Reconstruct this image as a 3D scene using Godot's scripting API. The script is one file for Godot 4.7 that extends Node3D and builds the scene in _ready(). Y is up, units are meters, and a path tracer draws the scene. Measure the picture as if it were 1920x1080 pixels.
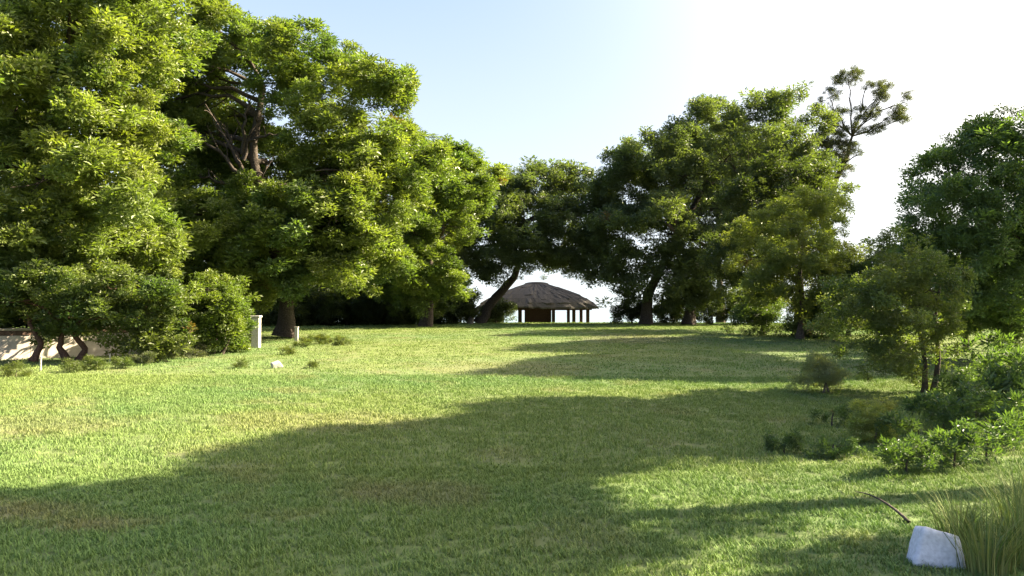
extends Node3D

const F := 1507.0            # focal length in photograph pixels
const EYE := 1.6
var cam: Camera3D
var noise := FastNoiseLite.new()
var patch := FastNoiseLite.new()
var M := {}
var S := {}                  # shared leaf sprig meshes
var taken := {}
var leaf_balls := 0

# ---------------------------------------------------------------- helpers
func numbered(n: String) -> String:
	if not taken.has(n):
		taken[n] = 0
		return n
	taken[n] += 1
	return "%s_%03d" % [n, taken[n]]

func tag(o: Node, label: String, category: String, group := "", kind := "") -> void:
	o.set_meta("label", label)
	o.set_meta("category", category)
	if group != "": o.set_meta("group", group)
	if kind != "": o.set_meta("kind", kind)

func thing(called: String, at: Vector3, label: String, category: String, group := "") -> Node3D:
	var o := Node3D.new()
	o.name = numbered(called)
	add_child(o)
	o.position = at
	tag(o, label, category, group)
	return o

func part(called: String, mesh: Mesh, m: Material, parent: Node) -> MeshInstance3D:
	var o := MeshInstance3D.new()
	o.name = called
	o.mesh = mesh
	o.material_override = m
	parent.add_child(o, true)
	return o

func smooth(a: float, b: float, t: float) -> float:
	return smoothstep(a, b, t)

func ground_h(x: float, z: float) -> float:
	var d := -z
	var h := 0.86 * smoothstep(5.0, 50.0, d)
	if d > 53.0:
		h -= 0.05 * pow(d - 53.0, 1.25)
	h += 0.05 * noise.get_noise_2d(x * 6.0, z * 6.0) * smoothstep(2.0, 12.0, absf(x) + d)
	return maxf(h, -9.0)

func ray(px: float, py: float) -> Vector3:   # direction with forward component 1
	var v := cam.transform.basis * Vector3((px - 960.0) / F, (540.0 - py) / F, -1.0)
	return v / -v.z

func P(px: float, py: float, d: float) -> Vector3:
	return cam.position + ray(px, py) * d

func G(px: float, py: float) -> Vector3:     # where a pixel meets the ground
	var r := ray(px, py)
	var d := 2.0
	while d < 90.0:
		var p := cam.position + r * d
		if p.y <= ground_h(p.x, p.z):
			return Vector3(p.x, ground_h(p.x, p.z), p.z)
		d += 0.02
	return cam.position + r * 55.0

func X(px: float, d: float) -> Vector3:      # on the ground at a depth
	var x := (px - 960.0) / F * d
	return Vector3(x, ground_h(x, -d), -d)

# ---------------------------------------------------------------- shapes
func frame_of(dir: Vector3) -> Basis:
	var y := dir.normalized()
	var a := Vector3.RIGHT if absf(y.x) < 0.8 else Vector3.FORWARD
	var x := a.cross(y).normalized()
	return Basis(x, y, x.cross(y))

func tube(st: SurfaceTool, pts: Array, radii: Array, sides := 8, rough := 0.0) -> void:
	var rings := []
	for i in pts.size():
		var dir: Vector3 = pts[mini(i + 1, pts.size() - 1)] - pts[maxi(i - 1, 0)]
		var b := frame_of(dir)
		var ring := []
		for k in sides:
			var a := TAU * k / sides
			var r: float = radii[i]
			if rough > 0.0:
				var q: Vector3 = pts[i]
				r *= 1.0 + rough * noise.get_noise_3d(q.x * 40.0 + k * 37.0, q.y * 40.0, q.z * 40.0)
			ring.append(pts[i] + b.x * cos(a) * r + b.z * sin(a) * r)
		rings.append(ring)
	for i in rings.size() - 1:
		for k in sides:
			var k2 := (k + 1) % sides
			var a: Vector3 = rings[i][k]
			var b: Vector3 = rings[i][k2]
			var c: Vector3 = rings[i + 1][k2]
			var d: Vector3 = rings[i + 1][k]
			for v in [a, b, c, a, c, d]:
				st.add_vertex(v)
	for k in range(1, sides - 1):
		for v in [rings[-1][0], rings[-1][k + 1], rings[-1][k]]:
			st.add_vertex(v)

func start() -> SurfaceTool:
	var st := SurfaceTool.new()
	st.begin(Mesh.PRIMITIVE_TRIANGLES)
	st.set_smooth_group(0)
	return st

func done(st: SurfaceTool) -> ArrayMesh:
	st.index()
	st.generate_normals()
	return st.commit()

func flat_start() -> SurfaceTool:
	var st := SurfaceTool.new()
	st.begin(Mesh.PRIMITIVE_TRIANGLES)
	st.set_smooth_group(-1)
	return st

func quad(st: SurfaceTool, a: Vector3, b: Vector3, c: Vector3, d: Vector3) -> void:
	for v in [a, b, c, a, c, d]: st.add_vertex(v)

# box between two corners, with a small chamfer
func box_mesh(size: Vector3, bev := 0.01) -> ArrayMesh:
	var st := flat_start()
	var h := size / 2.0
	var pts := []
	for sx in [-1, 1]:
		for sy in [-1, 1]:
			for sz in [-1, 1]:
				var c := Vector3(sx * h.x, sy * h.y, sz * h.z)
				pts.append(c - Vector3(sx * bev, sy * bev, 0))
				pts.append(c - Vector3(0, sy * bev, sz * bev))
				pts.append(c - Vector3(sx * bev, 0, sz * bev))
	return hull(pts)

func hull(pts: Array) -> ArrayMesh:
	# every plane through three points that has all other points on one side
	var st := flat_start()
	var n := pts.size()
	var c := Vector3.ZERO
	for p in pts: c += p
	c /= n
	var planes := []
	for i in n:
		for j in range(i + 1, n):
			for k in range(j + 1, n):
				var nn: Vector3 = (pts[j] - pts[i]).cross(pts[k] - pts[i])
				if nn.length() < 1e-9: continue
				nn = nn.normalized()
				if nn.dot(pts[i] - c) < 0: nn = -nn
				var dd: float = nn.dot(pts[i])
				var ok := true
				for q in pts:
					if nn.dot(q) > dd + 1e-5:
						ok = false
						break
				if not ok: continue
				var seen := false
				for pl in planes:
					if pl[0].dot(nn) > 0.99999 and absf(pl[1] - dd) < 1e-4: seen = true
				if not seen: planes.append([nn, dd])
	for pl in planes:
		var on := []
		for q in pts:
			if absf(pl[0].dot(q) - pl[1]) < 1e-4: on.append(q)
		var m := Vector3.ZERO
		for q in on: m += q
		m /= on.size()
		var b := frame_of(pl[0])
		on.sort_custom(func(u, w): return atan2((u - m).dot(b.z), (u - m).dot(b.x)) < atan2((w - m).dot(b.z), (w - m).dot(b.x)))
		for i in range(1, on.size() - 1):
			var t := [on[0], on[i], on[i + 1]]
			if (t[1] - t[0]).cross(t[2] - t[0]).dot(pl[0]) > 0: t = [t[0], t[2], t[1]]
			for v in t: st.add_vertex(v)
	st.generate_normals()
	return st.commit()

func seamless(size: int, freq: float, seed_: int, lo: float, hi: float, octaves := 5) -> ImageTexture:
	var n := FastNoiseLite.new()
	n.seed = seed_
	n.frequency = freq
	n.fractal_octaves = octaves
	var im := n.get_seamless_image(size, size)
	im.convert(Image.FORMAT_RGB8)
	for y in size:
		for x in size:
			var v := lerpf(lo, hi, im.get_pixel(x, y).r)
			im.set_pixel(x, y, Color(v, v, v))
	im.generate_mipmaps()
	return ImageTexture.create_from_image(im)

func lin(r: float, g: float, b: float) -> Color:
	return Color(r, g, b).linear_to_srgb()

func mat(c: Color, rough := 0.9) -> StandardMaterial3D:
	var m := StandardMaterial3D.new()
	m.albedo_color = c
	m.roughness = rough
	m.metallic_specular = 0.3
	return m

func textured(c: Color, tex: Texture2D, scale: float, relief := 0.0, rough := 0.95) -> StandardMaterial3D:
	var m := mat(c, rough)
	m.albedo_texture = tex
	m.uv1_triplanar = true
	m.uv1_world_triplanar = true
	m.uv1_scale = Vector3.ONE * scale
	if relief > 0.0:
		m.heightmap_enabled = true
		m.heightmap_texture = tex
		m.heightmap_scale = relief
	return m

func leaf_mat(back: Color, rough := 0.55, spec := 0.35) -> StandardMaterial3D:
	var m := StandardMaterial3D.new()
	m.albedo_color = Color.WHITE
	m.vertex_color_use_as_albedo = true
	m.cull_mode = BaseMaterial3D.CULL_DISABLED
	m.roughness = rough
	m.metallic_specular = spec
	m.backlight_enabled = true
	m.backlight = back
	return m

# ---------------------------------------------------------------- foliage
func leaf(st: SurfaceTool, at: Vector3, dir: Vector3, side: Vector3, length: float, width: float, fold := 0.25, droop := 0.15) -> void:
	var up := side.cross(dir).normalized()
	var mid := at + dir * length * 0.45
	var tip := at + dir * length - up * length * droop
	var l := mid - side * width * 0.5 + up * width * fold
	var r := mid + side * width * 0.5 + up * width * fold
	for v in [at, l, tip, at, tip, r]: st.add_vertex(v)

# a ball of leaves, one unit across
func pom(seed_: int, n: int, leaf_l: float, leaf_w: float, up := 0.35, jitter := 0.6) -> ArrayMesh:
	var rng := RandomNumberGenerator.new()
	rng.seed = seed_
	var st := flat_start()
	for i in n:
		var out := rand_dir(rng)
		var p := out * 0.5 * pow(rng.randf(), 0.5)
		var dir := (out * 0.8 + Vector3.UP * up + rand_dir(rng) * jitter).normalized()
		var side := dir.cross(Vector3.UP + rand_dir(rng) * 0.7).normalized()
		var s := rng.randf_range(0.7, 1.25)
		leaf(st, p - dir * leaf_l * 0.4, dir, side, leaf_l * s, leaf_w * s)
	st.generate_normals()
	return st.commit()

func rand_dir(rng: RandomNumberGenerator) -> Vector3:
	var z := rng.randf_range(-1, 1)
	var a := rng.randf() * TAU
	var r := sqrt(1.0 - z * z)
	return Vector3(r * cos(a), z, r * sin(a))

func multi(mesh: Mesh, m: Material, rows: PackedFloat32Array, called: String, parent: Node) -> MultiMeshInstance3D:
	var mm := MultiMesh.new()
	mm.transform_format = MultiMesh.TRANSFORM_3D
	mm.use_colors = true
	mm.mesh = mesh
	mm.instance_count = rows.size() / 16
	mm.buffer = rows
	var o := MultiMeshInstance3D.new()
	o.name = called
	o.multimesh = mm
	o.material_override = m
	parent.add_child(o, true)
	o.set_meta("kind", "stuff")
	return o

func put(rows: PackedFloat32Array, b: Basis, p: Vector3, c: Color) -> void:
	rows.append_array(PackedFloat32Array([b.x.x, b.y.x, b.z.x, p.x, b.x.y, b.y.y, b.z.y, p.y, b.x.z, b.y.z, b.z.z, p.z, c.r, c.g, c.b, 1.0]))

# lobes: [centre (relative to the tree's base), Vector3 radii]; leaves gather in small clumps on the skin of each lobe
func crown(root: Node3D, lobes: Array, o: Dictionary, rng: RandomNumberGenerator) -> void:
	var rows := PackedFloat32Array()
	var sprays := PackedFloat32Array()
	var ca: Color = o.get("a", Color(0.07, 0.11, 0.025))
	var cb: Color = o.get("b", Color(0.045, 0.085, 0.02))
	var size: float = o.get("size", 0.7)
	var clump: float = o.get("clump", 0.7)
	var dens: float = o.get("dens", 2.0)
	var fill: float = o.get("fill", 1.0)
	var flat: float = o.get("flat", 0.7)
	var gap: float = o.get("gap", 0.08)
	for li in lobes.size():
		var c: Vector3 = lobes[li][0]
		var r: Vector3 = lobes[li][1]
		var thin: float = lobes[li][2] if lobes[li].size() > 2 else 1.0
		var area := (r.x * r.y + r.y * r.z + r.x * r.z) / 3.0
		var n := maxi(3, int(6.5 * fill * area / (clump * clump)))
		var lobe_tone := rng.randf_range(-0.25, 0.25)
		for i in n:
			var dir := rand_dir(rng)
			if dir.y < -0.35 and rng.randf() < 0.55: continue
			if rng.randf() < gap: continue
			var wob := 1.0 + 0.3 * noise.get_noise_3d(dir.x * 90.0 + li * 53.0, dir.y * 90.0, dir.z * 90.0 + li * 17.0)
			var cc := c + dir * r * wob * rng.randf_range(0.6, 1.0)
			var buried := false
			for lj in lobes.size():
				if lj == li: continue
				var q: Vector3 = (cc - lobes[lj][0]) / lobes[lj][1]
				if q.length() < 0.55:
					buried = true
					break
			if buried and rng.randf() < 0.8: continue
			var cr := clump * (0.4 + 1.05 * pow(rng.randf(), 1.6))
			var tone := clampf(0.5 + lobe_tone + rng.randf_range(-0.45, 0.45), 0, 1)
			var k := maxi(1, int(dens * thin * 4.0 * cr * cr / (size * size)))
			for s in k:
				var d2 := (rand_dir(rng) + dir * 0.4 + Vector3.UP * 0.2).normalized()
				var p := cc + d2 * Vector3(cr, cr * flat, cr) * rng.randf_range(0.45, 0.95)
				var b := Basis(Vector3.UP, rng.randf() * TAU) * Basis(Vector3.RIGHT, rng.randf_range(-0.7, 0.7))
				var sc := size * rng.randf_range(0.55, 1.4)
				var col := ca.lerp(cb, tone) * rng.randf_range(0.8, 1.25)
				if rng.randf() < o.get("dead", 0.002): col = Color(0.13, 0.09, 0.04)
				if rng.randf() < 0.28: put(sprays, b.scaled(Vector3(1.15, 0.7, 1.15) * sc), p + d2 * size * 0.12, col)
				else: put(rows, b.scaled(Vector3(1, 0.8, 1) * sc), p, col)
	leaf_balls += rows.size() / 16
	if sprays.size() > 0: multi(S[o.get("spray", "spray")], M[o.get("leaf", "leaf")], sprays, "crown_sprays", root)
	multi(S[o.get("sprig", "broad")], M[o.get("leaf", "leaf")], rows, "crown", root)

func bend(a: Vector3, b: Vector3, sag: Vector3, n: int) -> Array:
	var out := []
	for i in n + 1:
		var t := float(i) / n
		out.append(a.lerp(b, t) + sag * 4.0 * t * (1.0 - t))
	return out

# trunk: list of points relative to base; limbs run from the trunk to the lobes
func wood(root: Node3D, trunk: Array, r0: float, r1: float, lobes: Array, bark: Material, rng: RandomNumberGenerator, n_limbs := 10, limb_r := 0.0, called := "trunk") -> void:
	var st := start()
	var pts := []
	var rad := []
	for i in trunk.size() - 1:
		for k in 4:
			var t := (i + k / 4.0) / (trunk.size() - 1)
			pts.append((trunk[i] as Vector3).lerp(trunk[i + 1], k / 4.0) + rand_dir(rng) * r0 * 0.12)
			rad.append(lerpf(r0, r1, t) * (1.0 + 0.5 * exp(-t * 14.0)))
	pts.append(trunk[-1])
	rad.append(r1)
	tube(st, pts, rad, 10, 0.5)
	part(called, done(st), bark, root)
	var picked := range(lobes.size())
	# the widest lobes first
	picked.sort_custom(func(u, w): return lobes[u][1].x > lobes[w][1].x)
	for q in mini(n_limbs, picked.size()):
		var c: Vector3 = lobes[picked[q]][0]
		var lr: Vector3 = lobes[picked[q]][1]
		var best := 0
		var bd := 1e9
		for i in pts.size():
			var p: Vector3 = pts[i]
			if p.y > c.y - 0.1 * (c - p).length() and i > pts.size() / 3: continue
			var dd: float = (c - p).length() - 0.4 * p.y
			if i < pts.size() / 3: dd += 3.0
			if dd < bd:
				bd = dd
				best = i
		var a: Vector3 = pts[best]
		var l := (c - a).length()
		var lr0 := minf(rad[best] * 0.75, (limb_r if limb_r > 0.0 else r0 * 0.5) * clampf(l / 4.0, 0.5, 1.1))
		var s2 := start()
		var ln := bend(a, c, Vector3(rng.randf_range(-0.1, 0.1), rng.randf_range(-0.06, 0.12), rng.randf_range(-0.1, 0.1)) * l, 7)
		var lrad := []
		for i in 8:
			lrad.append(lerpf(lr0, lr0 * 0.3, i / 7.0))
			if i > 1 and i < 7: ln[i] += rand_dir(rng) * l * 0.025
		tube(s2, ln, lrad, 7, 0.3)
		for w in 6:
			var from: Vector3 = ln[3 + w % 5]
			var to := c + rand_dir(rng) * lr * 0.95 + Vector3.UP * lr.y * 0.2
			var tw := bend(from, to, rand_dir(rng) * (to - from).length() * 0.12, 4)
			var tr: float = lr0 * 0.3
			tube(s2, tw, [tr, tr * 0.75, tr * 0.55, tr * 0.4, tr * 0.2], 5)
		part("limb", done(s2), bark, root)

# pixel lobes [px, py, radius in pixels, (depth shift, height ratio, density)] about a depth, made relative to a base
func lobes_of(list: Array, d: float, base: Vector3, bulge: float, back := true, ratio := 0.85, spread := 0.0) -> Array:
	var lo := Vector2(1e9, 1e9)
	var hi := -lo
	for l in list:
		lo = lo.min(Vector2(l[0] - l[2], l[1] - l[2]))
		hi = hi.max(Vector2(l[0] + l[2], l[1] + l[2]))
	var mid := (lo + hi) / 2.0
	var half := (hi - lo) / 2.0
	var out := []
	for l in list:
		var q := (Vector2(l[0], l[1]) - mid) / half
		var f := bulge * maxf(0.0, 1.0 - q.length_squared())
		var extra: float = l[3] if l.size() > 3 else 0.0
		var hr: float = l[4] if l.size() > 4 else ratio
		var dn: float = l[5] if l.size() > 5 else 1.0
		var dd := d - f + extra + spread * sin(l[0] * 12.9898 + l[1] * 78.233)
		var r: float = l[2] * dd / F
		out.append([P(l[0], l[1], dd) - base, Vector3(r, r * hr, r * 1.05), dn])
		if back and f > 0.25 * bulge:
			var p := P(l[0], l[1], d) - base
			p.z -= f * 0.9
			out.append([p + Vector3(0, -0.2, 0), Vector3(r, r * hr, r), dn * 0.6])
	return out

func mound(list: Array, base: Vector3) -> Array:   # lobes in metres: [x, y, z, rx, ry, rz]
	var out := []
	for l in list: out.append([Vector3(l[0], l[1], l[2]), Vector3(l[3], l[4], l[5])])
	return out

func tree(called: String, label: String, category: String, base: Vector3, trunks: Array, r0: float, r1: float, lobes: Array, o: Dictionary, seed_: int, n_limbs := 10, group := "") -> Node3D:
	var rng := RandomNumberGenerator.new()
	rng.seed = seed_
	var t := thing(called, base, label, category, group)
	for tr in trunks:
		wood(t, tr, r0, r1, lobes, M[o.get("bark", "bark")], rng, n_limbs, o.get("limb_r", 0.0), "stem" if trunks.size() > 1 else "trunk")
	crown(t, lobes, o, rng)
	return t

# a tuft of long blades: one mesh
func blades(seed_: int, n: int, h: float, spread: float, w: float, lean: float, ca: Color, cb: Color) -> ArrayMesh:
	var rng := RandomNumberGenerator.new()
	rng.seed = seed_
	var st := flat_start()
	for i in n:
		var a := rng.randf() * TAU
		var rad := Vector3(cos(a), 0, sin(a))
		var p := rad * spread * sqrt(rng.randf())
		var hh := h * rng.randf_range(0.55, 1.1)
		var ln := lean * rng.randf_range(0.1, 1.0)
		var side := Vector3.UP.cross(rad).rotated(Vector3.UP, rng.randf_range(-0.9, 0.9))
		var col := ca.lerp(cb, rng.randf()) * rng.randf_range(0.8, 1.2)
		st.set_color(col)
		var prev := p
		var pw := w * rng.randf_range(0.6, 1.2)
		var w0 := pw
		for s in range(1, 5):
			var t := s / 4.0
			var q := p + Vector3.UP * hh * (t - 0.25 * ln * t * t) + rad * hh * ln * t * t
			var w1 := w0 * (1.0 - t * 0.95)
			for v in [prev - side * pw * 0.5, q - side * w1 * 0.5, q + side * w1 * 0.5, prev - side * pw * 0.5, q + side * w1 * 0.5, prev + side * pw * 0.5]:
				st.add_vertex(v)
			prev = q
			pw = w1
	st.generate_normals()
	return st.commit()

func lawn_color(x: float, z: float) -> Color:
	var d := -z
	var n1 := patch.get_noise_2d(x * 5.0, z * 5.0)
	var n2 := patch.get_noise_2d(x * 22.0 + 300.0, z * 22.0)
	var n3 := noise.get_noise_2d(x * 60.0, z * 60.0 + 900.0)
	var green := Color(0.15, 0.202, 0.06)
	var lush := Color(0.112, 0.185, 0.06)
	var dry := Color(0.205, 0.2, 0.085)
	var earth := Color(0.16, 0.12, 0.085)
	var c := green.lerp(lush, clampf(0.35 + n1 * 1.4 + n2 * 0.4, 0, 1))
	c = c.lerp(dry, clampf((n2 + 0.6 * n3) * 1.0 - 0.2 + 0.25 * n1, 0, 0.5))
	# the worn places: left foreground and in front of the shaded middle
	for w in WORN:
		var q := Vector2((x - w[0]) / w[2], (z - w[1]) / w[3]).length() + 0.5 * n2 + 0.25 * n3
		c = c.lerp(dry.lerp(earth, w[4]), clampf(1.1 - q, 0.0, 0.42))
	return c

var WORN := []

func _ready() -> void:
	# ------------------------------------------------ camera, sky, sun, exposure
	cam = Camera3D.new()
	cam.name = "camera"
	cam.fov = rad_to_deg(2.0 * atan(540.0 / F))
	cam.position = Vector3(0, EYE, 0)
	cam.rotation.x = atan(45.0 / F)
	cam.far = 9000.0
	add_child(cam)
	cam.make_current()
	var sun := DirectionalLight3D.new()
	sun.name = "sun"
	sun.light_energy = 1.6
	sun.light_color = Color(1.0, 0.93, 0.80)
	sun.light_angular_distance = 0.55
	sun.shadow_enabled = true
	var az := deg_to_rad(78.0)
	var el := deg_to_rad(33.0)
	var to_sun := Vector3(sin(az) * cos(el), sin(el), -cos(az) * cos(el))
	add_child(sun)
	sun.look_at_from_position(to_sun * 100.0, Vector3.ZERO)
	var sky_m := ProceduralSkyMaterial.new()
	sky_m.sky_top_color = lin(0.016, 0.052, 0.15)
	sky_m.sky_horizon_color = lin(0.176, 0.19, 0.19)
	sky_m.sky_curve = 0.32
	sky_m.ground_bottom_color = lin(0.1, 0.11, 0.09)
	sky_m.ground_horizon_color = lin(0.12, 0.13, 0.15)
	sky_m.sun_angle_max = 100.0
	sky_m.sun_curve = 0.37
	var env := Environment.new()
	env.background_mode = Environment.BG_SKY
	env.sky = Sky.new()
	env.sky.sky_material = sky_m
	env.tonemap_mode = Environment.TONE_MAPPER_LINEAR
	env.tonemap_exposure = 7.1
	env.sdfgi_enabled = true
	env.ssao_enabled = true
	env.ssil_enabled = true
	var we := WorldEnvironment.new()
	we.environment = env
	add_child(we)

	noise.seed = 7
	noise.frequency = 0.01
	noise.fractal_octaves = 3
	patch.seed = 21
	patch.frequency = 0.02
	patch.fractal_octaves = 4
	materials()

	# ------------------------------------------------ ground, sea
	for w in [[20, 800, 1.6, 1.3, 0.35], [760, 925, 0.8, 0.5, 0.5], [180, 985, 0.5, 0.25, 0.5], [40, 960, 0.7, 0.35, 0.5], [620, 790, 1.8, 1.0, 0.1], [950, 690, 2.2, 2.2, 0.1], [1180, 635, 2.5, 3.0, 0.8]]:
		var g := G(w[0], w[1])
		WORN.append([g.x, g.z, w[2], w[3], w[4]])
	build_ground()
	build_grass()
	print("ground done")
	build_left()
	print("left done")
	build_middle()
	print("middle done")
	build_right()
	print("right done")
	build_small()
	print("leaf balls ", leaf_balls)

func materials() -> void:
	var grain := seamless(256, 0.02, 3, 0.72, 1.0)
	var barkt := seamless(256, 0.03, 5, 0.45, 1.0)
	M.leaf = leaf_mat(Color(0.95, 1.0, 0.5), 0.45, 0.5)
	M.grass = leaf_mat(Color(0.6, 0.65, 0.4), 0.7, 0.2)
	M.bark = textured(lin(0.12, 0.098, 0.08), barkt, 1.6, 2.0)
	M.bark_pale = textured(lin(0.3, 0.27, 0.23), barkt, 1.6, 1.5)
	M.bark_red = textured(lin(0.17, 0.10, 0.07), barkt, 2.5, 1.5)
	M.soil = mat(Color.WHITE, 1.0)
	M.soil.vertex_color_use_as_albedo = true
	M.soil.albedo_texture = grain
	M.soil.uv1_triplanar = true
	M.soil.uv1_world_triplanar = true
	M.soil.uv1_scale = Vector3.ONE * 0.9
	M.plaster = textured(lin(0.62, 0.55, 0.48), grain, 0.7, 0.3)
	M.coping = textured(lin(0.20, 0.13, 0.10), barkt, 2.0, 0.5)
	M.cap = textured(lin(0.42, 0.38, 0.32), grain, 2.0, 0.3)
	M.white = textured(lin(0.5, 0.48, 0.42), grain, 3.0, 0.2, 0.7)
	M.stone = textured(lin(0.7, 0.71, 0.74), seamless(256, 0.035, 9, 0.78, 1.0), 3.0, 0.6, 0.8)
	M.thatch = textured(lin(0.12, 0.11, 0.098), barkt, 3.0, 2.0)
	M.timber = textured(lin(0.08, 0.045, 0.036), barkt, 2.0, 0.6)
	M.slab = textured(lin(0.3, 0.28, 0.25), grain, 1.0, 0.2)
	S.broad = pom(11, 110, 0.23, 0.105)
	S.small = pom(12, 120, 0.19, 0.085)
	S.spray = pom(15, 60, 0.3, 0.085, 0.2, 0.5)
	S.fine = pom(13, 90, 0.26, 0.05, 0.6, 0.4)
	S.long = pom(14, 46, 0.42, 0.12, 0.5, 0.35)

func build_ground() -> void:
	var xs := []
	var zs := []
	var x := -14.0
	while x <= 14.0:
		xs.append(x); x += 0.25
	var s := 0.4
	while x < 500.0:
		xs.append(x); xs.push_front(-x)
		x += s; s *= 1.13
	var d := 2.0
	while d < 24.0:
		zs.append(-d); d += 0.22
	s = 0.3
	while d < 170.0:
		zs.append(-d); d += s; s *= 1.03
	zs.append(-170.0)
	d = 1.5; s = 0.6
	while d > -160.0:
		zs.push_front(-d); d -= s; s *= 1.25
	var v := PackedVector3Array()
	var c := PackedColorArray()
	var idx := PackedInt32Array()
	for zz in zs:
		for xx in xs:
			v.append(Vector3(xx, ground_h(xx, zz), zz))
			var col := lawn_color(xx, zz)
			c.append(col.lerp(Color(0.1, 0.085, 0.055), 0.25))
	var w := xs.size()
	for j in zs.size() - 1:
		for i in w - 1:
			var a := j * w + i
			idx.append_array(PackedInt32Array([a, a + 1, a + w, a + 1, a + w + 1, a + w]))
	var st := SurfaceTool.new()
	var arr := []
	arr.resize(Mesh.ARRAY_MAX)
	arr[Mesh.ARRAY_VERTEX] = v
	arr[Mesh.ARRAY_COLOR] = c
	arr[Mesh.ARRAY_INDEX] = idx
	var am := ArrayMesh.new()
	am.add_surface_from_arrays(Mesh.PRIMITIVE_TRIANGLES, arr)
	st.create_from(am, 0)
	st.generate_normals()
	var g := part("lawn_ground", st.commit(), M.soil, self)
	tag(g, "sloping garden lawn rising to a crest before the pavilion", "ground", "", "structure")
	var pm := PlaneMesh.new()
	pm.size = Vector2(14000, 8000)
	var water := StandardMaterial3D.new()
	water.albedo_color = lin(0.12, 0.17, 0.19)
	water.roughness = 0.35
	var sea := part("sea", pm, water, self)
	sea.position = Vector3(0, -6.5, -4100)
	tag(sea, "pale glittering water beyond the crest of the lawn", "water", "", "structure")

func build_grass() -> void:
	var rng := RandomNumberGenerator.new()
	rng.seed = 99
	var near_t := tuft(31, 18, 0.043, 0.058, 0.006)
	var mid_t := tuft(32, 26, 0.042, 0.13, 0.008)
	var far_t := tuft(33, 28, 0.038, 0.28, 0.014)
	var n_rows := PackedFloat32Array()
	var m_rows := PackedFloat32Array()
	var f_rows := PackedFloat32Array()
	var bands := [[3.2, 8.0, 380.0, 0], [8.0, 18.0, 95.0, 1], [18.0, 54.0, 18.0, 2]]
	for b in bands:
		var d: float = b[0]
		while d < b[1]:
			var step := 0.25 if b[3] == 0 else (0.5 if b[3] == 1 else 1.0)
			var half := 0.64 * d + (2.0 if b[3] == 0 else 4.0)
			var n := int(2.0 * half * step * b[2])
			for i in n:
				var dd := d + rng.randf() * step
				var x := rng.randf_range(-half, half)
				if patch.get_noise_2d(x * 40.0, dd * 40.0) < -0.35 and rng.randf() < 0.2: continue
				var z := -dd
				var c := lawn_color(x, z) * rng.randf_range(0.86, 1.16)
				var sc := rng.randf_range(0.7, 1.25)
				var bs := Basis(Vector3.UP, rng.randf() * TAU) * Basis(Vector3.RIGHT, rng.randf_range(-0.2, 0.2))
				bs = bs.scaled(Vector3(1, rng.randf_range(0.6, 1.2), 1) * sc)
				var p := Vector3(x, ground_h(x, z) - 0.004, z)
				if b[3] == 0: put(n_rows, bs, p, c)
				elif b[3] == 1: put(m_rows, bs, p, c)
				else: put(f_rows, bs, p, c)
			d += step
	var root := thing("lawn_grass", Vector3.ZERO, "short mown yellow-green grass covering the whole sloping lawn", "grass")
	root.set_meta("kind", "stuff")
	multi(near_t, M.grass, n_rows, "grass_blades", root)
	multi(mid_t, M.grass, m_rows, "grass_blades", root)
	multi(far_t, M.grass, f_rows, "grass_blades", root)
	print("grass tufts ", (n_rows.size() + m_rows.size() + f_rows.size()) / 16)

func tuft(seed_: int, n: int, h: float, spread: float, w: float) -> ArrayMesh:
	var rng := RandomNumberGenerator.new()
	rng.seed = seed_
	var st := flat_start()
	for i in n:
		var a := rng.randf() * TAU
		var rad := Vector3(cos(a), 0, sin(a))
		var p := rand_dir(rng) * spread
		p.y = 0
		var hh := h * rng.randf_range(0.5, 1.15)
		var side := Vector3.UP.cross(rad)
		var q := p + Vector3.UP * hh * 0.6 + rad * hh * 0.2
		var t := p + Vector3.UP * hh + rad * hh * rng.randf_range(0.3, 1.0)
		for v in [p - side * w * 0.5, q - side * w * 0.4, q + side * w * 0.4, p - side * w * 0.5, q + side * w * 0.4, p + side * w * 0.5, q - side * w * 0.4, t, q + side * w * 0.4]:
			st.add_vertex(v)
	st.generate_normals()
	return st.commit()

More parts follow.
